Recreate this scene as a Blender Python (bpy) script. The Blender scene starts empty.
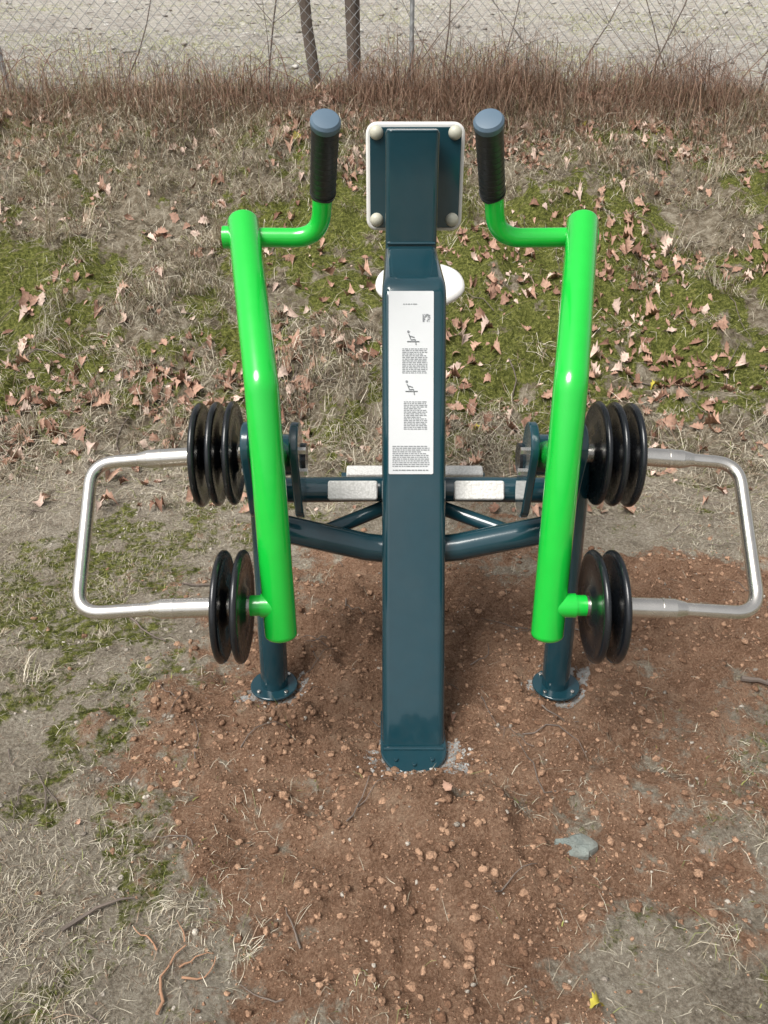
import bpy, math, random
import numpy as np
from mathutils import Vector, Matrix
random.seed(7); rng=np.random.default_rng(7)
scene=bpy.context.scene
col=scene.collection

# ---------------------------------------------------------------- noise
def _h(ix,iy,seed):
    n=(ix.astype(np.int64)*374761393+iy.astype(np.int64)*668265263+seed*1442695041)&0xffffffff
    n=((n^(n>>13))*1274126177)&0xffffffff
    n=((n^(n>>16))*2246822519)&0xffffffff
    return ((n^(n>>15))&0xffffff)/float(0xffffff)
def vn(x,y,seed=0):
    x=np.asarray(x,float);y=np.asarray(y,float)
    ix=np.floor(x);iy=np.floor(y);fx=x-ix;fy=y-iy
    fx=fx*fx*(3-2*fx);fy=fy*fy*(3-2*fy)
    a=_h(ix,iy,seed);b=_h(ix+1,iy,seed);c=_h(ix,iy+1,seed);d=_h(ix+1,iy+1,seed)
    return (a*(1-fx)+b*fx)*(1-fy)+(c*(1-fx)+d*fx)*fy
def fbm(x,y,f,o=4,seed=0):
    s=0;a=1;t=0
    for i in range(o):
        s=s+a*vn(x*f+i*17.3,y*f-i*9.1,seed+i);t+=a;a*=.5;f*=2.03
    return s/t
def sm(a,b,x):
    t=np.clip((x-a)/(b-a),0,1);return t*t*(3-2*t)
def soilmask(x,y):
    n=(fbm(x,y,2.6,3,11)-.5)*.9+(fbm(x,y,13,3,12)-.5)*.7
    d1=np.hypot((x-.02)/.74,(y-1.82)/.76)
    d2=np.hypot((x-.85)/1.0,(y-2.12)/.50)
    d3=np.hypot((x+.02)/.34,(y-1.12)/.44)
    d=np.minimum(np.minimum(d1,d2+.22),d3)+n
    return 1-sm(.60,1.46,d)
def slopemask(x,y):
    return sm(2.8,3.7,y+(fbm(x,y,.9,3,31)-.5)*.9+(fbm(x,y,8,2,32)-.5)*.5)
BASES=[(0,1.55,.13),(-.384,1.755,.09),(.405,1.755,.09),(.04,3.0,.1)]
def H(x,y):
    x=np.asarray(x,float);y=np.asarray(y,float)
    t=np.clip(y-3.1,0,None)
    up=np.where(t<.8,.25*t*t,.16+.4*(t-.8))
    m=sm(6.7,7.3,y)
    far=1.42+.13*np.clip(y-7,0,60)
    base=up*(1-m)+far*m
    base=np.where(y>7.3,far,base)
    s=soilmask(x,y)
    n=(fbm(x,y,1.1,3,1)-.5)*.06+(fbm(x,y,7,3,2)-.5)*.034+(fbm(x,y,34,2,3)-.5)*.013
    n=n+slopemask(x,y)*((fbm(x,y,2.2,4,4)-.5)*.30+(fbm(x,y,12,3,5)-.5)*.08)*(1-.6*sm(6.3,7,y))
    n=n+s*((fbm(x,y,5.5,3,8)-.5)*.10+(fbm(x,y,17,3,6)-.5)*.075+.025+(fbm(x,y,45,2,7)-.5)*.02+.08*np.exp(-((x)**2+(y-1.27)**2)/.05))
    k=1.0
    for bx,by,r in BASES:
        k=k*sm(r*.7,r*1.6,np.hypot(x-bx,y-by))
    return base+n*k

# ---------------------------------------------------------------- material helpers
def mat(name):
    m=bpy.data.materials.new(name);m.use_nodes=True
    nt=m.node_tree;b=nt.nodes['Principled BSDF'];return m,nt,b
def N(nt,t,**k):
    n=nt.nodes.new(t)
    for a,v in k.items(): setattr(n,a,v)
    return n
def paint(name,c,rough=.25,metal=0,coat=0,var=.12,bump=.0,dust=.0,scale=30):
    m,nt,b=mat(name)
    tc=N(nt,'ShaderNodeTexCoord')
    no=N(nt,'ShaderNodeTexNoise');no.inputs['Scale'].default_value=scale;no.inputs['Detail'].default_value=6
    nt.links.new(tc.outputs['Object'],no.inputs['Vector'])
    r=N(nt,'ShaderNodeMix',data_type='RGBA')
    r.inputs[6].default_value=(*[v*(1-var) for v in c],1);r.inputs[7].default_value=(*[min(1,v*(1+var)) for v in c],1)
    nt.links.new(no.outputs['Fac'],r.inputs[0])
    out=r.outputs[2]
    if dust>0:
        n2=N(nt,'ShaderNodeTexNoise');n2.inputs['Scale'].default_value=9;n2.inputs['Detail'].default_value=8
        nt.links.new(tc.outputs['Object'],n2.inputs['Vector'])
        mr=N(nt,'ShaderNodeMapRange');mr.inputs[1].default_value=.45;mr.inputs[2].default_value=.8;mr.inputs[4].default_value=dust
        nt.links.new(n2.outputs['Fac'],mr.inputs[0])
        r2=N(nt,'ShaderNodeMix',data_type='RGBA');nt.links.new(mr.outputs[0],r2.inputs[0])
        nt.links.new(out,r2.inputs[6]);r2.inputs[7].default_value=(.3,.24,.18,1);out=r2.outputs[2]
    nt.links.new(out,b.inputs['Base Color'])
    mr=N(nt,'ShaderNodeMapRange');mr.inputs[3].default_value=rough*.75;mr.inputs[4].default_value=rough*1.35
    nt.links.new(no.outputs['Fac'],mr.inputs[0]);nt.links.new(mr.outputs[0],b.inputs['Roughness'])
    b.inputs['Metallic'].default_value=metal
    b.inputs['Coat Weight'].default_value=coat;b.inputs['Coat Roughness'].default_value=.06
    if bump:
        bp=N(nt,'ShaderNodeBump');bp.inputs['Strength'].default_value=bump;bp.inputs['Distance'].default_value=.002
        n3=N(nt,'ShaderNodeTexNoise');n3.inputs['Scale'].default_value=scale*8
        nt.links.new(tc.outputs['Object'],n3.inputs['Vector']);nt.links.new(n3.outputs['Fac'],bp.inputs['Height'])
        nt.links.new(bp.outputs[0],b.inputs['Normal'])
    return m
TEAL=paint('teal_powder_coat',(.009,.043,.058),.12,0,.4,.1,.03,.03)
GREEN=paint('green_powder_coat',(.008,.50,.045),.22,0,.6,.06,.03,.0)
BLACK=paint('black_rubber',(.014,.015,.017),.42,0,0,.2,.15,.06)
BLACKP=paint('black_plastic_weight',(.008,.010,.013),.25,0,.1,.2,.05,.03)
STEEL=paint('stainless_steel',(.70,.67,.62),.24,.95,0,.08,.05,.0)
WHITE=paint('white_hdpe',(.72,.71,.68),.4,0,0,.03,.05,.05)
CREAM=paint('cream_bolt_cap',(.50,.49,.40),.4,0,0,.05)
GREYCAP=paint('grey_blue_cap',(.09,.14,.19),.45,0,0,.05)
LABEL=paint('label_white',(.62,.63,.64),.35,0,.2,.02)
INK=paint('label_ink',(.20,.21,.22),.5,0,0,.05)
BARK=paint('bark',(.15,.12,.10),.9,0,0,.5,.8,.0,12)
BRAM=paint('bramble_stem',(.20,.10,.07),.8,0,0,.4,.5,.0,12)
FENCEM=paint('galvanised_wire',(.34,.35,.35),.5,.5,0,.2)
CHECK,nt,b=mat('checker_plate')
tc=N(nt,'ShaderNodeTexCoord');w=N(nt,'ShaderNodeTexVoronoi');w.inputs['Scale'].default_value=170
nt.links.new(tc.outputs['Object'],w.inputs['Vector'])
cr=N(nt,'ShaderNodeValToRGB');cr.color_ramp.elements[0].color=(.82,.81,.78,1);cr.color_ramp.elements[1].color=(.62,.61,.58,1);cr.color_ramp.elements[1].position=.8
nt.links.new(w.outputs['Distance'],cr.inputs[0]);nt.links.new(cr.outputs[0],b.inputs['Base Color']);b.inputs['Roughness'].default_value=.4
bp=N(nt,'ShaderNodeBump');bp.inputs['Distance'].default_value=.001;nt.links.new(w.outputs['Distance'],bp.inputs['Height']);nt.links.new(bp.outputs[0],b.inputs['Normal'])

def attrmat(name,rough=.8,trans=0,noise=0,ns=200,bump=0):
    m,nt,b=mat(name)
    a=N(nt,'ShaderNodeAttribute',attribute_name='Col')
    out=a.outputs['Color']
    if noise:
        tc=N(nt,'ShaderNodeTexCoord');no=N(nt,'ShaderNodeTexNoise');no.inputs['Scale'].default_value=ns;no.inputs['Detail'].default_value=5
        nt.links.new(tc.outputs['Object'],no.inputs['Vector'])
        mr=N(nt,'ShaderNodeMapRange');mr.inputs[1].default_value=.3;mr.inputs[2].default_value=.7;mr.inputs[3].default_value=1-noise;mr.inputs[4].default_value=1+noise
        nt.links.new(no.outputs['Fac'],mr.inputs[0])
        vm=N(nt,'ShaderNodeVectorMath',operation='SCALE');nt.links.new(out,vm.inputs[0]);nt.links.new(mr.outputs[0],vm.inputs['Scale']);out=vm.outputs[0]
        if bump:
            bp=N(nt,'ShaderNodeBump');bp.inputs['Distance'].default_value=bump;nt.links.new(no.outputs['Fac'],bp.inputs['Height']);nt.links.new(bp.outputs[0],b.inputs['Normal'])
    nt.links.new(out,b.inputs['Base Color']);b.inputs['Roughness'].default_value=rough
    b.inputs['Specular IOR Level'].default_value=.25
    return m
GRASSM=attrmat('dry_grass_straw',.75)
LEAFM=attrmat('dead_leaf',.6,noise=.25,ns=60)
CLODM=attrmat('soil_clod',.95,noise=.4,ns=220,bump=.004)

# ---------------------------------------------------------------- mesh helpers
def npmesh(name,V,F4=None,F3=None,cols=None,material=None,smooth=False,attrs=None):
    me=bpy.data.meshes.new(name)
    parts=[];starts=[];o=0
    if F4 is not None and len(F4):
        parts.append(F4.reshape(-1));starts.append(np.arange(len(F4))*4);o=len(F4)*4
    if F3 is not None and len(F3):
        parts.append(F3.reshape(-1));starts.append(o+np.arange(len(F3))*3)
    loops=np.concatenate(parts).astype(np.int32);st=np.concatenate(starts).astype(np.int32)
    me.vertices.add(len(V));me.vertices.foreach_set('co',V.astype(np.float32).reshape(-1))
    me.loops.add(len(loops));me.loops.foreach_set('vertex_index',loops)
    me.polygons.add(len(st));me.polygons.foreach_set('loop_start',st)
    me.update(calc_edges=True);me.validate()
    if cols is not None:
        a=me.color_attributes.new('Col','FLOAT_COLOR','POINT')
        c=np.ones((len(V),4),np.float32);c[:,:3]=cols;a.data.foreach_set('color',c.reshape(-1))
    if attrs:
        for k,v in attrs.items():
            a=me.attributes.new(k,'FLOAT','POINT');a.data.foreach_set('value',v.astype(np.float32))
    if smooth: me.polygons.foreach_set('use_smooth',np.ones(len(st),bool))
    ob=bpy.data.objects.new(name,me);col.objects.link(ob)
    if material: me.materials.append(material)
    return ob
def pymesh(name,V,F,material,smooth=True,parent=None,bevel=0,seg=3,sharp=35):
    me=bpy.data.meshes.new(name);me.from_pydata([tuple(v) for v in V],[],F);me.update()
    ob=bpy.data.objects.new(name,me);col.objects.link(ob);me.materials.append(material)
    if smooth:
        for p in me.polygons:p.use_smooth=True
        me.set_sharp_from_angle(angle=math.radians(sharp))
    if bevel:
        md=ob.modifiers.new('b','BEVEL');md.width=bevel;md.segments=seg;md.limit_method='ANGLE';md.angle_limit=math.radians(30);md.harden_normals=False
    if parent: ob.parent=parent
    return ob
def fillet(pts,r,n=8):
    pts=[Vector(p) for p in pts];out=[pts[0]]
    for i in range(1,len(pts)-1):
        rr=r[i] if isinstance(r,(list,tuple)) else r
        a=(pts[i-1]-pts[i]);b=(pts[i+1]-pts[i]);la,lb=a.length,b.length;a.normalize();b.normalize()
        if rr<=0: out.append(pts[i]);continue
        ang=a.angle(b);d=min(rr/math.tan(ang/2),la*.49,lb*.49)
        p0=pts[i]+a*d;p2=pts[i]+b*d
        for k in range(n+1):
            t=k/n;out.append(p0*(1-t)**2+pts[i]*2*t*(1-t)+p2*t*t)
    out.append(pts[-1]);return out
def tubegeo(pts,rad,seg=20,cap=True):
    pts=[Vector(p) for p in pts];n=len(pts)
    if not isinstance(rad,(list,tuple)): rad=[rad]*n
    V=[];F=[];t0=(pts[1]-pts[0]).normalized()
    up=Vector((0,0,1)) if abs(t0.z)<.9 else Vector((1,0,0))
    u=(up-t0*up.dot(t0)).normalized()
    for i in range(n):
        if i==0:t=pts[1]-pts[0]
        elif i==n-1:t=pts[-1]-pts[-2]
        else:t=(pts[i+1]-pts[i]).normalized()+(pts[i]-pts[i-1]).normalized()
        t.normalize();u=(u-t*u.dot(t)).normalized();w=t.cross(u)
        for k in range(seg):
            a=2*math.pi*k/seg;V.append(pts[i]+(u*math.cos(a)+w*math.sin(a))*rad[i])
    for i in range(n-1):
        for k in range(seg):
            F.append([i*seg+k,i*seg+(k+1)%seg,(i+1)*seg+(k+1)%seg,(i+1)*seg+k])
    if cap:
        F.append(list(range(seg))[::-1]);F.append([(n-1)*seg+k for k in range(seg)])
    return V,F
def tube(name,pts,rad,material,parent=None,seg=24,dome=0,bevel=0):
    pts=[Vector(p) for p in pts]
    if dome:
        r=rad
        P=[];R=[];d0=(pts[0]-pts[1]).normalized();d1=(pts[-1]-pts[-2]).normalized()
        for k in range(5):
            a=math.pi/2*(1-k/5);P.append(pts[0]+d0*math.sin(a)*r*dome);R.append(max(r*math.cos(a),r*.05))
        for p in pts:P.append(p);R.append(r)
        for k in range(1,6):
            a=math.pi/2*(k/5);P.append(pts[-1]+d1*math.sin(a)*r*dome);R.append(max(r*math.cos(a),r*.05))
        V,F=tubegeo(P,R,seg)
    else: V,F=tubegeo(pts,rad,seg)
    return pymesh(name,V,F,material,True,parent,bevel)
def lathe_x(name,prof,c,material,parent,seg=64):
    V=[];F=[]
    for (x,r) in prof:
        for k in range(seg):
            a=2*math.pi*k/seg;V.append((c[0]+x,c[1]+r*math.cos(a),c[2]+r*math.sin(a)))
    for i in range(len(prof)-1):
        for k in range(seg):
            F.append([i*seg+k,i*seg+(k+1)%seg,(i+1)*seg+(k+1)%seg,(i+1)*seg+k])
    F.append(list(range(seg)));F.append([(len(prof)-1)*seg+k for k in range(seg)])
    return pymesh(name,V,F,material,True,parent,sharp=50)
def rrect(w,h,r,n=5):
    P=[]
    for cx,cy,a0 in ((w/2-r,h/2-r,0),(-w/2+r,h/2-r,90),(-w/2+r,-h/2+r,180),(w/2-r,-h/2+r,270)):
        for k in range(n+1):
            a=math.radians(a0+90*k/n);P.append((cx+r*math.cos(a),cy+r*math.sin(a)))
    return P
def sweep_yz(name,path,widths,d,r,material,parent,xc=0):
    V=[];F=[];n=len(path)
    P=[Vector((0,p[0],p[1])) for p in path]
    for i in range(n):
        if i==0:t=P[1]-P[0]
        elif i==n-1:t=P[-1]-P[-2]
        else:t=(P[i+1]-P[i]).normalized()+(P[i]-P[i-1]).normalized()
        t.normalize();nr=Vector((0,t.z,-t.y))
        s=rrect(widths[i],d,r)
        for (a,b) in s: V.append(Vector((xc+a,0,0))+P[i]+nr*(d/2-b))
    m=len(s)
    for i in range(n-1):
        for k in range(m):F.append([i*m+k,i*m+(k+1)%m,(i+1)*m+(k+1)%m,(i+1)*m+k])
    F.append(list(range(m))[::-1]);F.append([(n-1)*m+k for k in range(m)])
    return pymesh(name,V,F,material,True,parent,sharp=50)
def plate(name,outline,origin,ux,uy,th,material,parent,bevel=.003):
    ux=Vector(ux).normalized();uy=Vector(uy).normalized();nz=ux.cross(uy)
    V=[];n=len(outline)
    for s in (-.5,.5):
        for a,b in outline: V.append(Vector(origin)+ux*a+uy*b+nz*s*th)
    F=[list(range(n))[::-1],[n+k for k in range(n)]]
    for k in range(n):F.append([k,(k+1)%n,n+(k+1)%n,n+k])
    return pymesh(name,V,F,material,True,parent,bevel,2,40)

# ---------------------------------------------------------------- machine
M=bpy.data.objects.new('outdoor_rowing_machine',None);col.objects.link(M)
fp=fillet([(0,1.49,-.04),(0,2.005,1.078),(0,2.36,1.118)],.07,8)
path=[(p.y,p.z) for p in fp]
wd=[.160 if p[1]<1.04 else .160-.018*min(1,max(0,(p[0]-1.99)/.3)) for p in path]
sweep_yz('main_post',path,wd,.10,.02,TEAL,M)
sweep_yz('upper_post',[(2.30,1.06),(2.30,1.395)],[.142,.142],.10,.014,TEAL,M)
tube('weld_bead',[(-.066,2.297,1.118),(.066,2.297,1.118)],.004,TEAL,M,8)
plate('upper_post_cap',rrect(.136,.094,.014),(0,2.35,1.3975),(1,0,0),(0,1,0),.006,TEAL,M,.002)
bo=[(.084*math.cos(a),-.050-.085*math.sin(a)) for a in np.linspace(0,math.pi,20)]
bo=[(-.084,.09),(.084,.09)]+bo
plate('base_plate',bo,(0,1.56,.014),(1,0,0),(0,1,0),.010,TEAL,M)
tube('base_weld',[(-.076,1.506,.02),(.076,1.506,.02)],.005,TEAL,M,8)
for bx,by in ((0,-.108),(-.045,-.092),(.045,-.092)):
    plate('anchor_nut',[(.006*math.cos(a),.006*math.sin(a)) for a in np.arange(6)*math.pi/3],(bx,1.56+by,.022),(1,0,0),(0,1,0),.006,TEAL,M,.001)
plate('chest_pad',rrect(.275,.285,.03),(.012,2.455,1.272),(1,0,0),(0,0,1),.03,WHITE,M,.006)
plate('pad_backing_plate',rrect(.252,.262,.02),(.012,2.425,1.272),(1,0,0),(0,0,1),.012,TEAL,M,.002)
plate('pad_bracket',rrect(.10,.20,.01),(0,2.41,1.262),(1,0,0),(0,0,1),.02,TEAL,M,.002)
for sx in(-1,1):
    for sz in(-1,1):
        P=[];R=[]
        for k in range(7):
            a=math.pi/2*k/6;P.append((.012+sx*.108,2.419-.016*math.sin(a),1.272+sz*.113+.004));R.append(max(.019*math.cos(a),.0008))
        V,F=tubegeo(P,R,18);pymesh('pad_bolt_cap',V,F,CREAM,True,M)
d=(Vector((0,2.005,1.078))-Vector((0,1.49,-.04))).normalized()
nrm=Vector((0,-d.z,d.y))
def onface(x,z,off):
    t=(z+.04)/d.z; p=Vector((0,1.49,-.04))+d*t; return p+Vector((x,0,0))+nrm*off
def lq(name,rects,off,m):
    V=[];F=[]
    for (x0,x1,s0,s1) in rects:
        i=len(V)
        for (x,s) in ((x0,s0),(x1,s0),(x1,s1),(x0,s1)): V.append(LO+Vector((x,0,0))+d*s+nrm*off)
        F.append([i,i+1,i+2,i+3])
    return pymesh(name,V,F,m,False,M)
LO=onface(-.008,.851,0)
LW,LH=.111,.450
plate('label_sheet',rrect(LW,LH,.003),LO+nrm*.0015,(1,0,0),d,.001,LABEL,M,0)
rects=[]
def para(x0,x1,s0,s1,lh=.0042,fill=.45):
    s=s1
    while s>s0:
        x=x0;xe=x1-(random.uniform(0,.02) if random.random()<.25 else 0)
        while x<xe-.002:
            w_=random.uniform(.003,.011);rects.append((x,min(x+w_,xe),s-lh*fill,s));x+=w_+.0018
        s-=lh
para(-.022,.040,.025,.085);para(-.02,.015,.190,.194);para(-.018,.040,-.115,-.045);para(-.046,.046,-.205,-.155,.0045,.45)
para(-.045,.045,-.218,-.214,.005,.5)
lq('label_text',rects,.003,INK)
rects=[]
for i in range(9):
    for j in range(9):
        if random.random()<.55: rects.append((.028+i*.0021,.028+(i+1)*.0021,.150+j*.0021,.150+(j+1)*.0021))
lq('label_qr_code',rects,.003,INK)
for s0,xx in ((.108,0),(-.014,-.004)):
    for seg_ in [((-.006,.012),(.0,-.002)),((0,-.002),(.01,-.001)),((.01,-.001),(.012,-.014)),((-.01,-.006),(.02,-.006)),((-.005,.008),(.008,.004))]:
        a=LO+nrm*.003+Vector((xx+seg_[0][0],0,0))+d*(s0+seg_[0][1]);b2=LO+nrm*.003+Vector((xx+seg_[1][0],0,0))+d*(s0+seg_[1][1])
        tube('label_pictogram',[a,b2],.0012,INK,M,6)
    V,F=tubegeo([LO+nrm*.0025+Vector((xx-.007,0,0))+d*(s0+.018),LO+nrm*.0035+Vector((xx-.007,0,0))+d*(s0+.018)],.003,12);pymesh('label_pictogram',V,F,INK,False,M)
so=[]
for k in range(40):
    a=2*math.pi*k/40;ca,sa=math.cos(a),math.sin(a)
    so.append((.165*math.copysign(abs(ca)**.8,ca)*(1 if sa>0 else 1-.40*sa*sa),.13*math.copysign(abs(sa)**.9,sa)))
plate('seat',so,(.058,3.0,.85),(1,0,0),(0,.90,.42),.03,WHITE,M,.012)
tube('seat_post',[(.03,3.0,-.05),(.03,3.0,.83)],.038,TEAL,M)
tube('seat_beam',[(0,1.80,.54),(0.03,3.0,.54)],.036,TEAL,M)
plate('seat_base_flange',[(.075*math.cos(a),.075*math.sin(a)) for a in np.linspace(0,2*math.pi,24,endpoint=False)],(.03,3.0,.02),(1,0,0),(0,1,0),.012,TEAL,M)
for s in(-1,1):
    xa=-.008
    A=lambda h,y,z,c=xa:(c+s*h,y,z)
    pts=fillet([A(.296,1.445,.425),A(.323,1.60,.950),A(.393,1.950,1.222)],.05,6)
    tube('green_lever',pts,.0362,GREEN,M,36,dome=.5)
    hp=fillet([A(.385,1.946,1.190,-.015),A(.205,1.948,1.188,-.018),A(.188,1.905,1.315,-.022),A(.166,1.80,1.43,-.028)],[0,.07,.1,0],10)
    tube('handle_bar',hp,.0222,GREEN,M,24)
    tube('handle_end_stub',[A(.39,1.946,1.190,-.015),A(.434,1.946,1.190,-.015)],.026,GREEN,M,24)
    ea=Vector(hp[-1]);eb=Vector(A(.190,1.918,1.290,-.022));dr=(ea-eb).normalized()
    tube('handle_grip',[eb,eb+dr*.006,ea-dr*.0,ea],[.0255,.0285,.029,.029],BLACK,M,28)
    tube('grip_collar',[eb-dr*.006,eb+dr*.004],[.028,.03],BLACK,M,28)
    for q in range(1,12):
        pc=eb+(ea-eb)*(q/12);tube('grip_rib',[pc-dr*.002,pc,pc+dr*.002],[.0285,.0294,.0285],BLACK,M,24)
    tube('grip_end_cap',[ea-dr*.002,ea+dr*.002,ea+dr*.012,ea+dr*.018,ea+dr*.020],[.029,.0315,.0315,.027,.015],GREYCAP,M,28)
    lx=.395
    lc=.012
    tube('support_leg',[(lc+s*lx,1.755,-.05),(lc+s*lx*.97,1.79,.72)],.038,TEAL,M,28)
    plate('leg_flange',[(.066*math.cos(a),.066*math.sin(a)) for a in np.linspace(0,2*math.pi,30,endpoint=False)],(lc+s*lx,1.755,.018),(1,0,0),(0,1,0),.008,TEAL,M)
    for k in range(4):
        a=math.pi/4+k*math.pi/2
        plate('flange_nut',[(.006*math.cos(q),.006*math.sin(q)) for q in np.arange(6)*math.pi/3],(lc+s*lx+.053*math.cos(a),1.755+.053*math.sin(a),.025),(1,0,0),(0,1,0),.006,STEEL,M,.001)
    st=[]
    L_=.078;R_=.055
    for k in range(13):
        a=-math.pi/2+math.pi*k/12;st.append((L_+R_*math.cos(a),R_*math.sin(a)))
    for k in range(13):
        a=math.pi/2+math.pi*k/12;st.append((-L_+R_*math.cos(a),R_*math.sin(a)))
    for off in(-.054,.054):
        plate('pivot_plate',st,(xa+s*.322+off,1.70,.705),(0,.30,-.95),(0,.95,.30),.020,TEAL,M,.004)
        tube('pivot_bearing',[(xa+s*.322+off*.8,1.74,.72),(xa+s*.322+off*1.32,1.74,.72)],.036,BLACKP,M,28)
        for (by,bz) in ((1.68,.765),(1.695,.705)):
            tube('pivot_bolt',[(xa+s*.322+off*1.0,by,bz),(xa+s*.322+off*1.42,by,bz)],.009,STEEL,M,6)
    tube('pivot_housing',[(xa+s*(.322)-.046,1.76,.72),(xa+s*(.322)+.046,1.76,.72)],.05,TEAL,M,28)
    tube('pivot_arm',[(xa+s*.32,1.76,.72),(xa+s*.316,1.575,.80)],.034,GREEN,M,20)
    c=.0
    tube('upper_weight_shaft',[(c+s*.37,1.76,.727),(c+s*.64,1.757,.710)],.0225,STEEL,M,24)
    tube('upper_shaft_cone',[(c+s*.64,1.757,.710),(c+s*.665,1.757,.7085)],[.0225,.0165],STEEL,M,24)
    tube('shaft_seam',[(c+s*.607,1.7572,.712),(c+s*.613,1.757,.7117)],.0236,STEEL,M,24)
    tube('lower_weight_shaft',[(c+s*.36,1.457,.492),(c+s*.565,1.457,.484)],.0225,STEEL,M,24)
    tube('lower_shaft_cone',[(c+s*.565,1.457,.484),(c+s*.59,1.457,.483)],[.0225,.0165],STEEL,M,24)
    tube('shaft_seam',[(c+s*.535,1.457,.4853),(c+s*.541,1.457,.485)],.0236,STEEL,M,24)
    tube('lower_lever_stub',[(xa+s*.30,1.457,.493),(c+s*.345,1.457,.4925)],.027,GREEN,M,24)
    tube('lower_stub_collar',[(c+s*.345,1.457,.4925),(c+s*.368,1.457,.492)],.0235,GREEN,M,24)
    up=fillet([(c+s*.655,1.757,.709),(c+s*.778,1.755,.699),(c+s*.755,1.457,.470),(c+s*.58,1.457,.483)],.06,10)
    tube('steel_loop_bar',up,.0155,STEEL,M,24)
    prof=[(-.012,.024),(-.012,.040),(-.0055,.048),(-.0045,.098),(-.0075,.108),(-.0082,.116),(-.0062,.122),(-.0022,.125),(.0022,.125),(.0062,.122),(.0082,.116),(.0075,.108),(.0045,.098),(.0055,.048),(.012,.040),(.012,.024)]
    for h in(.434,.473,.512): lathe_x('weight_plate',prof,(c+s*h,1.76,.7225-(h-.45)*.06),BLACKP,M)
    for h in(.386,.428): lathe_x('weight_plate',prof,(c+s*h,1.457,.490),BLACKP,M)
    tube('front_cross_tube',[(s*.04,1.80,.430),(s*.12,1.80,.440),(lc+s*.385,1.80,.505)],.036,TEAL,M,24)
    tube('rear_cross_tube',[(s*.03,1.93,.545),(lc+s*.385,1.90,.555)],.034,TEAL,M,24)
    tube('leg_to_rear_tube',[(lc+s*.385,1.78,.57),(lc+s*.385,1.93,.555)],.03,TEAL,M,20)
    tube('diagonal_brace',[(s*.06,1.92,.50),(lc+s*.25,1.82,.47)],.02,TEAL,M,16)
    plate('footplate',rrect(.13,.05,.006),(.009+s*.166,1.900,.553),(1,0,0),(0,.5,.85),.06,CHECK,M,.004)
    plate('rear_footplate',rrect(.12,.04,.006),(.015+s*.14,2.13,.500),(1,0,0),(0,.9,.3),.02,CHECK,M,.004)
    tube('footplate_arm',[(s*.03+.01,2.13,.48),(s*.21+.01,2.13,.48)],.018,TEAL,M,16)

# ---------------------------------------------------------------- ground
def axis(lo,hi,f0,f1,st,g):
    a=list(np.arange(f0,f1,st));s=st;x=a[-1]
    while x<hi: s*=g;x+=s;a.append(x)
    s=st;x=f0;b=[]
    while x>lo: s*=g;x-=s;b.append(x)
    return np.array(b[::-1]+a)
xs=axis(-70,70,-1.9,1.9,.011,1.03)
ys=axis(-12,120,.7,3.6,.011,1.022)
X,Y=np.meshgrid(xs,ys);x=X.ravel();y=Y.ravel()
nx,ny=len(xs),len(ys)
z=H(x,y)
V=np.stack([x,y,z],1)
i=np.arange(nx*ny).reshape(ny,nx)
F=np.stack([i[:-1,:-1],i[:-1,1:],i[1:,1:],i[1:,:-1]],-1).reshape(-1,4)
soil=soilmask(x,y);sl=slopemask(x,y)
def mossmask(x,y):
    n=fbm(x,y,1.5,5,51);n2=fbm(x,y,9,3,52)
    band=np.exp(-((y-4.5)/1.1)**2)
    m=sm(.42,.63,n*.5+n2*.42+.12*band+.07*(x>0)*band)*slopemask(x,y)
    near=sm(.46,.67,fbm(x,y,1.9,4,53)*.55+n2*.45+.05*(x<-.2))*(1-slopemask(x,y))*.65
    return np.clip(m+near,0,1)*(1-soilmask(x,y))*(1-sm(6.4,7.0,y))
moss=mossmask(x,y)
conc=np.zeros_like(x)
for bx,by,r in ((0.015,1.475,.090),(-.384,1.750,.072),(.415,1.745,.078)):
    dd=np.hypot(x-bx,(y-by)*1.15)
    conc=np.maximum(conc,(1-sm(r*.85,r*1.40,dd+(fbm(x,y,26,2,81)-.5)*.13)))
g=npmesh('ground',V,F,smooth=True,attrs={'soil':soil,'slope':sl,'moss':moss,'far':sm(6.9,7.6,y),'conc':conc})
m,nt,b=mat('ground_dirt');g.data.materials.append(m)
tc=N(nt,'ShaderNodeTexCoord')
def noise(s,det=6,rough=.6,typ=None):
    n=N(nt,'ShaderNodeTexNoise');n.inputs['Scale'].default_value=s;n.inputs['Detail'].default_value=det;n.inputs['Roughness'].default_value=rough
    nt.links.new(tc.outputs['Object'],n.inputs['Vector']);return n.outputs['Fac']
def ramp(f,stops):
    r=N(nt,'ShaderNodeValToRGB');e=r.color_ramp.elements
    e[0].position=stops[0][0];e[0].color=(*stops[0][1],1);e[1].position=stops[-1][0];e[1].color=(*stops[-1][1],1)
    for p,c in stops[1:-1]:
        q=e.new(p);q.color=(*c,1)
    nt.links.new(f,r.inputs[0]);return r.outputs[0]
def mixc(f,a,b_):
    r=N(nt,'ShaderNodeMix',data_type='RGBA')
    if isinstance(f,float): r.inputs[0].default_value=f
    else: nt.links.new(f,r.inputs[0])
    nt.links.new(a,r.inputs[6]);nt.links.new(b_,r.inputs[7]);return r.outputs[2]
def attr(n): return N(nt,'ShaderNodeAttribute',attribute_name=n).outputs['Fac']
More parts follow.
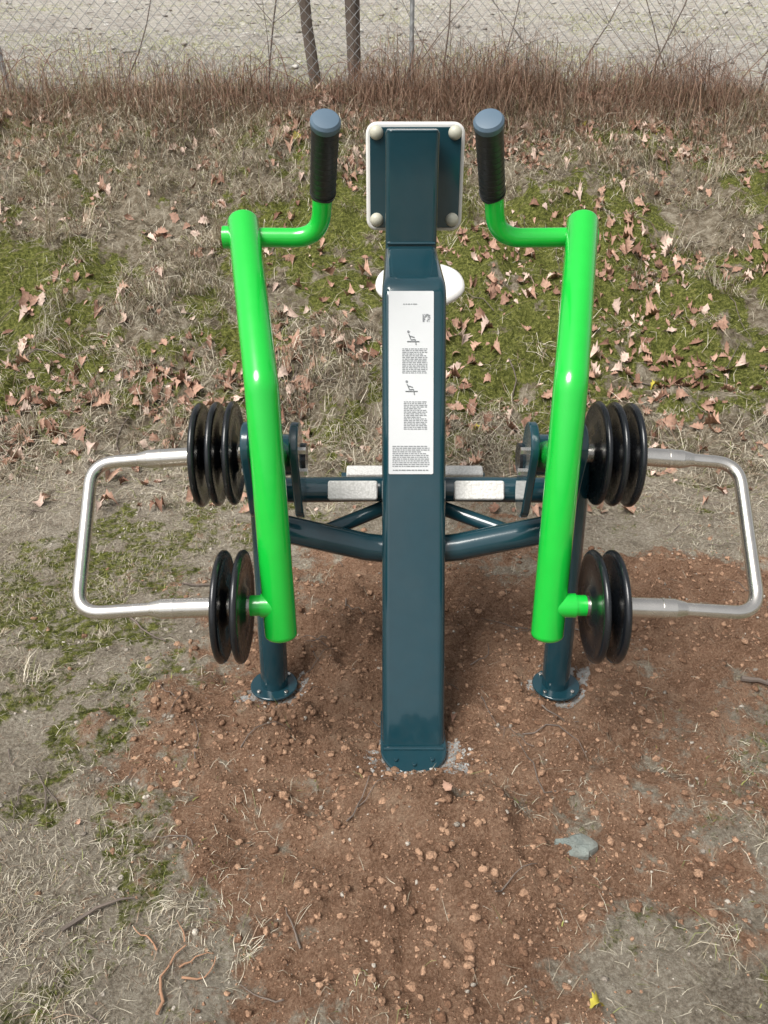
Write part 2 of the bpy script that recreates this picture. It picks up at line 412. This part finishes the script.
def thr(base,nf,amt,lo=.35,hi=.65):
    a=N(nt,'ShaderNodeMath',operation='MULTIPLY_ADD');nt.links.new(nf,a.inputs[0]);a.inputs[1].default_value=amt
    s_=N(nt,'ShaderNodeMath',operation='ADD');nt.links.new(base,s_.inputs[0]);s_.inputs[1].default_value=-amt*.5
    nt.links.new(s_.outputs[0],a.inputs[2])
    mr=N(nt,'ShaderNodeMapRange');mr.inputs[1].default_value=lo;mr.inputs[2].default_value=hi;nt.links.new(a.outputs[0],mr.inputs[0]);return mr.outputs[0]
dirt=ramp(noise(4,12,.8),[(.38,(.13,.10,.07)),(.46,(.31,.26,.195)),(.54,(.43,.37,.29)),(.62,(.60,.54,.44))])
dirtf=ramp(noise(90,8,.85),[(.38,(.06,.048,.034)),(.5,(.36,.31,.24)),(.60,(.70,.64,.53))])
dirt=mixc(.5,dirt,dirtf)
so1=ramp(noise(8,12,.82),[(.37,(.12,.06,.036)),(.47,(.30,.17,.105)),(.55,(.42,.26,.17)),(.64,(.56,.40,.28))])
so2=ramp(noise(150,8,.85),[(.39,(.055,.026,.014)),(.5,(.33,.19,.118)),(.61,(.66,.46,.32))])
so3=mixc(.5,so1,so2)
slc=ramp(noise(16,12,.8),[(.36,(.06,.046,.030)),(.48,(.22,.18,.125)),(.64,(.46,.41,.32))])
mo=ramp(noise(45,8,.85),[(.38,(.03,.033,.008)),(.5,(.125,.14,.03)),(.61,(.31,.31,.09))])
farc=ramp(noise(1.6,12,.75),[(.40,(.22,.19,.16)),(.48,(.42,.39,.34)),(.55,(.50,.47,.42)),(.62,(.36,.36,.19))])
farf=ramp(noise(14,10,.85),[(.40,(.13,.105,.08)),(.5,(.42,.385,.34)),(.60,(.72,.69,.63))])
farc=mixc(.55,farc,farf)
c=mixc(thr(attr('slope'),noise(9,8,.7),2.0),dirt,slc)
c=mixc(thr(attr('moss'),noise(28,9,.75),2.6),c,mo)
c=mixc(thr(attr('soil'),noise(18,10,.75),2.6,.30,.60),c,so3)
cc_=ramp(noise(60,6),[(.4,(.46,.445,.42)),(.6,(.74,.725,.70))])
c=mixc(thr(attr('conc'),noise(55,6,.7),2.8,.5,.62),c,cc_)
c=mixc(attr('far'),c,farc)
nt.links.new(c,b.inputs['Base Color']);b.inputs['Roughness'].default_value=.95;b.inputs['Specular IOR Level'].default_value=.15
bp=N(nt,'ShaderNodeBump');bp.inputs['Distance'].default_value=.03;bp.inputs['Strength'].default_value=1
nt.links.new(noise(65,10,.8),bp.inputs['Height']);nt.links.new(bp.outputs[0],b.inputs['Normal'])

# ---------------------------------------------------------------- blades
def blades(name,x,y,phi,elev,L,w,bend,cols,material=GRASSM):
    n=len(x);z=H(x,y)
    dx=np.cos(phi);dy=np.sin(phi)
    ce=np.cos(elev);se=np.sin(elev)
    p0=np.stack([x,y,z-.004],1)
    dirn=np.stack([dx*ce,dy*ce,se],1)
    p1=p0+dirn*(L*.5)[:,None]
    e2=elev-bend;d2=np.stack([dx*np.cos(e2),dy*np.cos(e2),np.sin(e2)],1)
    side=np.stack([-dy,dx,0*dx],1)
    p2=p1+d2*(L*.5)[:,None]+side*(L*rng.normal(0,.12,n))[:,None]
    for p in (p1,p2):
        g_=H(p[:,0],p[:,1])+.003+rng.random(n)*.008
        p[:,2]=np.maximum(p[:,2],g_)
    tw=rng.random(n)*.8-.4
    sd=np.stack([-dy,dx,tw],1);sd/=np.linalg.norm(sd,axis=1)[:,None]
    sw=sd*(w*.5)[:,None]
    V=np.stack([p0-sw,p0+sw,p1+sw*.85,p1-sw*.85,p2],1).reshape(-1,3)
    b0=np.arange(n)*5
    F4=np.stack([b0,b0+1,b0+2,b0+3],1);F3=np.stack([b0+3,b0+2,b0+4],1)
    return npmesh(name,V,F4,F3,np.repeat(cols,5,axis=0),material)
def straw(n,dark=0):
    t=rng.random((n,1));k=rng.random((n,1))
    c=np.array([.28,.23,.155])*(1-t)+np.array([.70,.64,.51])*t
    br=np.array([.24,.17,.12]);c=np.where(k<.2,br*(0.6+.8*t),c)
    gr=np.array([.22,.24,.09]);c=np.where(k>.92,gr*(0.6+.8*t),c)
    return c*(1-dark)
XS=[]
def add(*a): XS.append(a)
def tufts(nc,x0,x1,y0,y1,per,Lr,spread,keep,elr=(.1,1.0),dn=True,dark=0,wr=(.0018,.0036)):
    cx=rng.uniform(x0,x1,nc);cy=rng.uniform(y0,y1,nc);k=keep(cx,cy)>rng.random(nc);cx=cx[k];cy=cy[k];nc=len(cx)
    if nc==0:return
    sz=rng.uniform(.5,1.3,nc)
    idx=np.repeat(np.arange(nc),per);n=len(idx)
    r=np.sqrt(rng.random(n))*spread*sz[idx];a=rng.random(n)*2*math.pi
    bx=cx[idx]+r*np.cos(a);by=cy[idx]+r*np.sin(a)
    pd=rng.random(nc)*2*math.pi if not dn else -math.pi/2+rng.normal(0,.9,nc)
    phi=pd[idx]+rng.normal(0,.9,n)
    add(bx,by,phi,rng.uniform(*elr,n),rng.uniform(*Lr,n)*sz[idx],rng.uniform(*wr,n),rng.uniform(.3,1.6,n),straw(n,dark)*(.65+.6*rng.random(nc)[idx])[:,None])
slopekeep=lambda x,y: slopemask(x,y)*(1-.85*mossmask(x,y))*sm(.36,.54,fbm(x,y,1.3,3,77)+.05)
tufts(4800,-5,5,2.9,7.2,34,(.05,.18),.08,slopekeep)
tufts(900,-5,5,3.1,7.2,50,(.10,.28),.05,slopekeep,(.5,1.4))
tufts(5600,-2.2,2.2,.7,3.6,24,(.012,.045),.05,lambda x,y:(1-soilmask(x,y))**2*sm(.42,.60,fbm(x,y,2.6,5,78)),(0,.5),False,.12,(.0008,.0016))
tufts(260,-2.2,2.2,.8,3.3,40,(.03,.09),.03,lambda x,y:(1-soilmask(x,y))**3*.8,(.1,1.1),False,.0,(.0010,.0018))
tufts(1800,-5,5,2.8,3.9,20,(.03,.1),.06,lambda x,y:(1-soilmask(x,y))**2*.7,(0,.6),False,.1,(.0012,.0022))
n=30000;bx=rng.uniform(-5,5,n);by=rng.uniform(2.9,7.2,n);k=rng.random(n)<(1-.7*mossmask(bx,by));bx=bx[k];by=by[k];n=len(bx)
add(bx,by,rng.random(n)*6.283,rng.uniform(-.1,.35,n),rng.uniform(.04,.16,n),rng.uniform(.0015,.003,n),rng.uniform(0,.5,n),straw(n))
n=24000;bx=rng.uniform(-2.3,2.3,n);by=rng.uniform(.7,3.4,n);k=rng.random(n)<(1-soilmask(bx,by)*.97);bx=bx[k];by=by[k];n=len(bx)
add(bx,by,rng.random(n)*6.283,rng.uniform(-.1,.25,n),rng.uniform(.010,.06,n),rng.uniform(.0007,.0016,n),rng.uniform(0,.5,n),straw(n,.05))
cat=[np.concatenate([a[i] for a in XS]) for i in range(8)]
blades('dry_grass',*cat)
n=130000;bx=rng.uniform(-4.5,4.5,n);by=rng.uniform(.7,6.9,n);k=rng.random(n)<mossmask(bx,by)**1.4;bx=bx[k];by=by[k];n=len(bx)
t=rng.random((n,1));cc=np.array([.065,.075,.018])*(1-t)+np.array([.27,.28,.08])*t
blades('moss_tufts',bx,by,rng.random(n)*6.283,rng.uniform(.3,1.4,n),rng.uniform(.006,.026,n),rng.uniform(.0015,.0035,n),rng.uniform(0,.6,n),cc)
XS=[]
n=44000;bx=rng.uniform(-6,6,n);by=6.92+rng.normal(0,.24,n)
k=rng.random(n)<(.30+.70*sm(-2.8,-1.0,bx+(vn(bx*2,bx*0,5)-.5)*1.5))*(.25+.95*vn(bx*3,by*3,6));bx=bx[k];by=by[k];n=len(bx)
t=rng.random((n,1));cc=np.array([.08,.045,.03])*(1-t)+np.array([.38,.25,.175])*t
hh=.35+1.5*vn(bx*1.7,by,8)**1.5
add(bx,by,rng.random(n)*6.283,rng.uniform(.1,1.5,n),rng.uniform(.10,.6,n)*hh,rng.uniform(.0016,.0036,n),rng.uniform(.1,2.4,n),cc)
n=16000;bx=rng.uniform(-6,6,n);by=6.65+rng.normal(0,.35,n);cc=straw(n)
add(bx,by,rng.normal(-1.57,1.2,n),rng.uniform(.1,1.2,n),rng.uniform(.08,.3,n),rng.uniform(.002,.0045,n),rng.uniform(.3,1.6,n),cc)
cat=[np.concatenate([a[i] for a in XS]) for i in range(8)]
blades('dry_brush',*cat)
n=60000;bx=rng.uniform(-9,9,n);by=7.2+rng.random(n)**2*11;k=(fbm(bx,by,.6,4,91)+.20*(bx<-.9)*(by<9.5)+.05*(by<9))>.50;bx=bx[k];by=by[k];n=len(bx)
t=rng.random((n,1));cc=np.array([.22,.25,.08])*(1-t)+np.array([.58,.57,.36])*t
blades('field_grass',bx,by,rng.random(n)*6.283,rng.uniform(.0,.8,n),rng.uniform(.04,.15,n),rng.uniform(.004,.008,n),rng.uniform(.2,1,n),cc)

# ---------------------------------------------------------------- leaves
def leaves(name,x,y,S,cols):
    n=len(x);st=np.linspace(0,1,11)
    env=np.sin(np.pi*np.clip(st,0,1)**.8)*.30
    lob=np.array([0,.5,.75,1.15,.7,1.25,.75,1.2,.7,.85,.0])
    hw=env*lob;hw[0]=.015;hw[-1]=.01
    sway=.03*np.sin(st*5)
    mid=np.stack([st-.5,sway,0*st],1)
    lf=np.stack([st-.5-.04,sway+hw,0*st],1);rt=np.stack([st-.5-.04,sway-hw,0*st],1)
    T=np.stack([lf,mid,rt],1)
    P=np.repeat(T.reshape(1,33,3),n,0)
    P[:,:,1]*=rng.uniform(.6,1.25,n)[:,None]
    c1=rng.uniform(-.3,2.4,n)[:,None];c2=rng.normal(0,1.2,n)[:,None];c3=rng.normal(0,1.8,n)[:,None]
    u=P[:,:,0];v=P[:,:,1]
    P[:,:,2]=c1*np.abs(v)**1.2+c2*u*u+c3*u*v
    P=P*S[:,None,None]
    a=rng.random(n)*6.283;ti=rng.normal(0,.3,n);tj=rng.normal(0,.35,n)
    ca,sa=np.cos(a)[:,None],np.sin(a)[:,None]
    z1=P[:,:,2]*np.cos(ti)[:,None]+P[:,:,0]*np.sin(ti)[:,None];x1=P[:,:,0]*np.cos(ti)[:,None]-P[:,:,2]*np.sin(ti)[:,None]
    y1=P[:,:,1]*np.cos(tj)[:,None]-z1*np.sin(tj)[:,None];z2=z1*np.cos(tj)[:,None]+P[:,:,1]*np.sin(tj)[:,None]
    X_=x1*ca-y1*sa+x[:,None];Y_=x1*sa+y1*ca+y[:,None]
    sl_=(H(x,y+.04)-H(x,y-.04))/.08
    Z_=z2+(Y_-y[:,None])*sl_[:,None]+H(x,y)[:,None]
    lift=np.maximum(0,.003-(Z_-H(X_,Y_)).min(1))*.6
    Z_=Z_+lift[:,None]
    V=np.stack([X_,Y_,Z_],-1).reshape(-1,3)
    f=[]
    for i in range(10):
        for j in range(2): q=i*3+j;f.append([q,q+1,q+4,q+3])
    f=np.array(f);F=(f[None]+np.arange(n)[:,None,None]*33).reshape(-1,4)
    return npmesh(name,V,F,None,np.repeat(cols,33,axis=0),LEAFM,True)
def leafcol(n):
    t=rng.random((n,1));k=rng.random((n,1))
    c=np.array([.17,.085,.055])*(1-t)+np.array([.44,.27,.195])*t
    c=np.where(k<.2,np.array([.60,.45,.37])*(.7+.4*t),c)
    return np.where(k>.994,np.array([.40,.34,.05]),c)
n=26000;lx=rng.uniform(-4.5,4.5,n);ly=rng.uniform(2.8,7.1,n)
dens=.14+.85*np.exp(-((ly-3.8-.1*lx)/.38)**2)*sm(.3,.5,fbm(lx,ly,1.2,3,61)+.1*(lx<0))*(1-.45*(lx>.3))+.45*np.exp(-((ly-4.9)/.5)**2)*(lx>.0)+.9*sm(5.7,6.5,ly)*(lx>-.9)+.15*sm(5.8,6.6,ly)
k=rng.random(n)<dens*sm(.38,.62,fbm(lx,ly,3.0,4,62)+.07)*.9;lx=lx[k];ly=ly[k]
lx2=rng.uniform(-2,2,100);ly2=rng.uniform(.8,3.0,100);k=rng.random(100)<.12+.5*((ly2<1.25)&(lx2>.3));lx=np.r_[lx,lx2[k]];ly=np.r_[ly,ly2[k]]
n=len(lx);S=.022+.070*rng.random(n)**1.6;S[ly<2.6]*=.55
leaves('fallen_leaves',lx,ly,S,leafcol(n))

# ---------------------------------------------------------------- clods
ph=(1+5**.5)/2
ico=np.array([(-1,ph,0),(1,ph,0),(-1,-ph,0),(1,-ph,0),(0,-1,ph),(0,1,ph),(0,-1,-ph),(0,1,-ph),(ph,0,-1),(ph,0,1),(-ph,0,-1),(-ph,0,1)],float);ico/=np.linalg.norm(ico[0])
icf=[(0,11,5),(0,5,1),(0,1,7),(0,7,10),(0,10,11),(1,5,9),(5,11,4),(11,10,2),(10,7,6),(7,1,8),(3,9,4),(3,4,2),(3,2,6),(3,6,8),(3,8,9),(4,9,5),(2,4,11),(6,2,10),(8,6,7),(9,8,1)]
vs=[tuple(v) for v in ico];cache={};nf=[]
def midp(a,b):
    k=(min(a,b),max(a,b))
    if k not in cache:
        p=np.array(vs[a])+np.array(vs[b]);p/=np.linalg.norm(p);vs.append(tuple(p));cache[k]=len(vs)-1
    return cache[k]
for a,b_,c_ in icf:
    ab,bc,ca_=midp(a,b_),midp(b_,c_),midp(c_,a);nf+=[(a,ab,ca_),(b_,bc,ab),(c_,ca_,bc),(ab,bc,ca_)]
IC=np.array(vs);IF=np.array(nf);ICL=ico;IFL=np.array(icf)
def clods(name,x,y,S,cols,flat=.7,sink=.05,rough=.5,material=CLODM,smooth=False,low=False):
    B,BF=(ICL,IFL) if low else (IC,IF)
    n=len(x);P=np.repeat(B[None],n,0)
    P=P*(1+rng.uniform(-rough,rough,(n,len(B),1))*.6)
    P=P*rng.uniform(.6,1.4,(n,1,3))*np.array([1,1,flat])
    a=rng.random(n)*6.283;ca,sa=np.cos(a)[:,None],np.sin(a)[:,None]
    X_=P[:,:,0]*ca-P[:,:,1]*sa;Y_=P[:,:,0]*sa+P[:,:,1]*ca
    P=np.stack([X_,Y_,P[:,:,2]],-1)*S[:,None,None]
    P[:,:,0]+=x[:,None];P[:,:,1]+=y[:,None];P[:,:,2]+=(H(x,y)+S*sink)[:,None]
    F=(BF[None]+np.arange(n)[:,None,None]*len(B)).reshape(-1,3)
    return npmesh(name,P.reshape(-1,3),None,F,np.repeat(cols,len(B),axis=0),material,smooth)
def soilcol(n):
    t=rng.random((n,1));return np.array([.14,.075,.045])*(1-t)+np.array([.41,.255,.165])*t
n=34000;cx=rng.uniform(-1.4,2.2,n);cy=rng.uniform(.75,3.2,n);k=rng.random(n)<(soilmask(cx,cy)**1.5*.95+.015)*(.15+1.4*vn(cx*5,cy*5,71));cx=cx[k];cy=cy[k];n=len(cx)
S=.0020+.0085*rng.random(n)**4.2
big=rng.random(n)<.006;S[big]*=2.0
clods('soil_clods',cx,cy,S,soilcol(n))
n=90000;cx=rng.uniform(-1.4,2.2,n);cy=rng.uniform(.75,3.0,n);k=rng.random(n)<(soilmask(cx,cy)**1.3)*(.3+1.0*vn(cx*7,cy*7,72));cx=cx[k];cy=cy[k];n=len(cx)
clods('soil_crumbs',cx,cy,rng.uniform(.0011,.0030,n),soilcol(n),low=True)
n=5000;cx=rng.uniform(-2.2,2.2,n);cy=rng.uniform(.75,3.3,n);t=rng.random((n,1));cc=np.array([.2,.17,.14])*(1-t)+np.array([.52,.47,.40])*t
clods('pebbles',cx,cy,.0012+.006*rng.random(n)**5,cc,low=True)
n=4000;cx=rng.uniform(-9,9,n);cy=7.4+rng.random(n)**1.4*12;t=rng.random((n,1));cc=np.array([.22,.19,.16])*(1-t)+np.array([.62,.60,.56])*t
clods('field_stones',cx,cy,.008+.045*rng.random(n)**4,cc,flat=.4)
cx=[];cy=[]
for bx,by,r0,r1,m_ in((.0,1.49,.10,.16,36),(-.384,1.755,.068,.10,10),(.405,1.755,.068,.10,10)):
    a=rng.uniform(math.pi*.95,math.pi*2.05,m_);r=rng.uniform(r0,r1,m_);cx+=list(bx+r*np.cos(a)*1.0);cy+=list(by+r*np.sin(a)*.8)
cx=np.array(cx);cy=np.array(cy);n=len(cx);t=rng.random((n,1))
clods('concrete_crumbs',cx,cy,rng.uniform(.002,.006,n),np.array([.50,.48,.45])*(.7+.4*t),flat=.35,sink=.0)
# rough slab of slate: subdivided, chipped outline, half buried
STONE=paint('slate_stone',(.17,.195,.18),.85,0,0,.55,1,.5,25)
sv=[];sf=[];NR,NA=5,26
x0,y0=.345,1.205;zc=float(H(np.array([x0]),np.array([y0]))[0])+.004
radf=[1+.16*math.sin(2*math.pi*k/NA*2+.6)+.10*math.sin(2*math.pi*k/NA*5+1)+random.uniform(-.07,.07) for k in range(NA)]
for j in range(NR+2):
    rr=(j+1)/(NR) if j<NR else 1.04
    for k in range(NA):
        a=2*math.pi*k/NA;ex=.044*rr*radf[k]*math.cos(a);ey=.026*rr*radf[k]*math.sin(a)
        zt=zc+.008-.004*(rr>.9)+.16*ey-.08*ex+random.uniform(-.0012,.0012)+(.003 if ex*1.2+ey>.008 else 0)
        if j==NR: zt=zc-.004
        if j==NR+1: zt=zc-.03
        sv.append((x0+ex,y0+ey,zt))
sv.append((x0,y0,zc+.009))
for k in range(NA):
    sf.append([len(sv)-1,k,(k+1)%NA])
    for j in range(NR+1): sf.append([j*NA+k,(j+1)*NA+k,(j+1)*NA+(k+1)%NA,j*NA+(k+1)%NA])
pymesh('grey_stone',sv,sf,STONE,False)

# ---------------------------------------------------------------- twigs
def multi(name,tubes,material,seg=6):
    V=[];F=[]
    for pts,rad in tubes:
        v,f=tubegeo(pts,rad,seg);o=len(V);V+=v;F+=[[q+o for q in ff] for ff in f]
    return pymesh(name,V,F,material,True)
def hz(x,y): return float(H(np.array([x]),np.array([y]))[0])
tw=[]
def twig(x,y,L,a,r,wob=.25):
    pts=[];n=7
    for k in range(n):
        pts.append(Vector((x,y,hz(x,y)+r+.003+random.random()*.006)));x+=math.cos(a)*L/n;y+=math.sin(a)*L/n;a+=random.gauss(0,wob)
    tw.append((pts,[r*(1-.1*k) for k in range(n)]))
for _ in range(150): 
    x_=random.uniform(-1.7,1.9);y_=random.uniform(.85,3.0)
    twig(x_,y_,random.uniform(.05,.22),random.random()*6.28,random.uniform(.0009,.0024))
twig(-.72,1.02,.17,.75,.005,.1);twig(-.90,2.1,.25,-.7,.004);twig(-.75,2.25,.3,.2,.0035)
twig(.92,1.75,.16,-.15,.008,.05);twig(.45,2.05,.3,-.6,.003)
for _ in range(130):
    twig(random.uniform(-4,4),random.uniform(3.2,7),random.uniform(.15,.6),random.random()*6.28,random.uniform(.002,.005))
multi('twigs',tw,BARK)
RB=paint('reddish_twig',(.36,.20,.12),.8,0,0,.3,.3)
tw=[];twig(-.49,.86,.17,1.35,.0035,.45);twig(-.46,.93,.10,-.2,.0025,.4);twig(-.52,.98,.09,2.2,.002,.3);twig(-.47,.95,.08,.6,.002,.3);twig(-.47,1.0,.06,1.8,.0018,.3)
multi('broken_branch',tw,RB,8)
# arching bramble canes along the fence
tw=[]
for _ in range(150):
    x_=random.uniform(-1.6,4.5) if random.random()<.8 else random.uniform(-5,-1.6);y_=random.uniform(6.7,7.1)
    a=random.random()*6.28;L=random.uniform(.4,1.1);hh_=random.uniform(.12,.42);pts=[];z_=hz(x_,y_)
    for k in range(8):
        t=k/7;pts.append(Vector((x_+math.cos(a)*L*t*.7,y_+math.sin(a)*L*t*.2,z_+hh_*math.sin(t*2.6)+random.uniform(-.008,.008))))
    r=random.uniform(.0015,.0035);tw.append((pts,[r*(1-.09*k) for k in range(8)]))
multi('bramble_bush',tw,BRAM,5)

# ---------------------------------------------------------------- fence
FY=7.15;FH=1.6
def wires():
    V=[];F=[];r=.0019;c_=.085
    x0,x1=-7.5,7.5
    for sgn in(1,-1):
        k=x0-FH
        while k<x1+FH:
            ax,az,bx_,bz=k,0,k+sgn*FH,FH
            if min(ax,bx_)>=x0 and max(ax,bx_)<=x1:
                nseg=4;o=len(V)
                for q in range(nseg+1):
                    t=q/nseg;xx=ax+(bx_-ax)*t;zz=az+(bz-az)*t
                    g0=1.44+.03*math.sin(xx*1.3)
                    yy=FY+.03*math.sin(xx*1.1+zz*2)+sgn*.0016
                    for (dx,dz) in((r,0),(0,r),(-r,0),(0,-r)):
                        V.append((xx+dx*.7,yy+dz,g0+zz+dx*-sgn*.7))
                for q in range(nseg):
                    for e in range(4):F.append([o+q*4+e,o+q*4+(e+1)%4,o+q*4+4+(e+1)%4,o+q*4+4+e])
            k+=c_
    return V,F
FE=bpy.data.objects.new('chain_link_fence',None);col.objects.link(FE)
V,F=wires();pymesh('wire_mesh',V,F,FENCEM,False,FE)
for px in(-6.2,-3.05,.14,3.4,6.3):
    tube('fence_post',[(px,FY+.05,1.2),(px-.10,FY+.05,3.1)] if px<0 else [(px,FY+.05,1.2),(px,FY+.05,3.1)],.018,FENCEM,FE,12)
for zz in(.05,.8,1.58):
    tube('tension_wire',[(xx,FY+.03*math.sin(xx*1.1+zz*2),1.44+zz) for xx in np.linspace(-7.5,7.5,40)],.002,FENCEM,FE,6)

# ---------------------------------------------------------------- trees
def tree(x,y,h,r,lean,nb,name='bare_tree'):
    T=[];z0=hz(x,y)-.1
    def br(p,dirv,L,r0,dep):
        pts=[p];R=[r0];n=8;d_=dirv.normalized()
        for k in range(n):
            d_=(d_+Vector((random.gauss(0,.09),random.gauss(0,.09),random.gauss(0.02,.05)))).normalized();p=p+d_*L/n;pts.append(p);R.append(r0*(1-.75*(k+1)/n))
        T.append((pts,R))
        if dep>0:
            for q in range(nb if dep==2 else 4):
                k=random.randint(2 if dep<2 else 1,n-1);s_=Vector((random.uniform(-1,1),random.uniform(-1,1),random.uniform(.2,1.0)))
                br(pts[k],s_,L*random.uniform(.3,.5),R[k]*.45,dep-1)
    br(Vector((x,y,z0)),Vector((lean,0,1)),h,r,2)
    return multi(name,T,BARK,9)
tree(-.62,7.45,4.2,.05,-.16,6)
tree(-.32,7.5,4.6,.05,-.02,7)
tree(-.30,7.58,4.0,.035,-.06,5)
for (xx,hh_,r_,l_) in ((2.9,3,.012,.1),(-1.0,2.4,.008,.15),(1.9,2.0,.007,.5),(1.3,1.8,.006,.7),(.35,2.2,.007,-.1),(2.3,1.6,.006,-.7),(3.3,2,.007,.4),(-2.2,1.7,.006,.4),(.8,1.5,.006,.2),(2.6,1.4,.006,.9),(1.5,1.3,.005,-.9),(2.1,1.1,.005,1.2),(-.1,1.3,.005,.8),(.6,1.2,.005,-1),(1.7,1.2,.004,1.6),(2.8,1.2,.004,-1.5)):
    tree(xx,7.2,hh_,r_,l_,6,'sapling')

# ---------------------------------------------------------------- world, sun, camera
w=bpy.data.worlds.new('World');scene.world=w;w.use_nodes=True
nt=w.node_tree;bg=nt.nodes['Background']
el,az=math.radians(56),math.radians(225)
sky=nt.nodes.new('ShaderNodeTexSky');sky.sky_type='NISHITA';sky.sun_disc=False;sky.sun_elevation=el;sky.sun_rotation=az;sky.dust_density=4;sky.air_density=1
hs=nt.nodes.new('ShaderNodeHueSaturation');hs.inputs['Saturation'].default_value=.15
nt.links.new(sky.outputs[0],hs.inputs['Color']);nt.links.new(hs.outputs[0],bg.inputs[0]);bg.inputs[1].default_value=.15
sd=bpy.data.lights.new('sun','SUN');sd.energy=3.7;sd.angle=math.radians(30);sd.color=(1,.965,.91)
so_=bpy.data.objects.new('sun',sd);col.objects.link(so_)
dv=Vector((math.sin(az)*math.cos(el),math.cos(az)*math.cos(el),math.sin(el)))
so_.rotation_euler=dv.to_track_quat('Z','Y').to_euler()
cd=bpy.data.cameras.new('camera');cam=bpy.data.objects.new('camera',cd);col.objects.link(cam)
cam.location=(-.075,0,1.5);cam.rotation_euler=(math.radians(90-28),0,0)
cd.sensor_fit='VERTICAL';cd.sensor_height=24;cd.lens=24*800/1024;cd.clip_end=500;cd.clip_start=.05
scene.camera=cam
scene.view_settings.view_transform='Standard';scene.view_settings.look='None';scene.view_settings.exposure=0
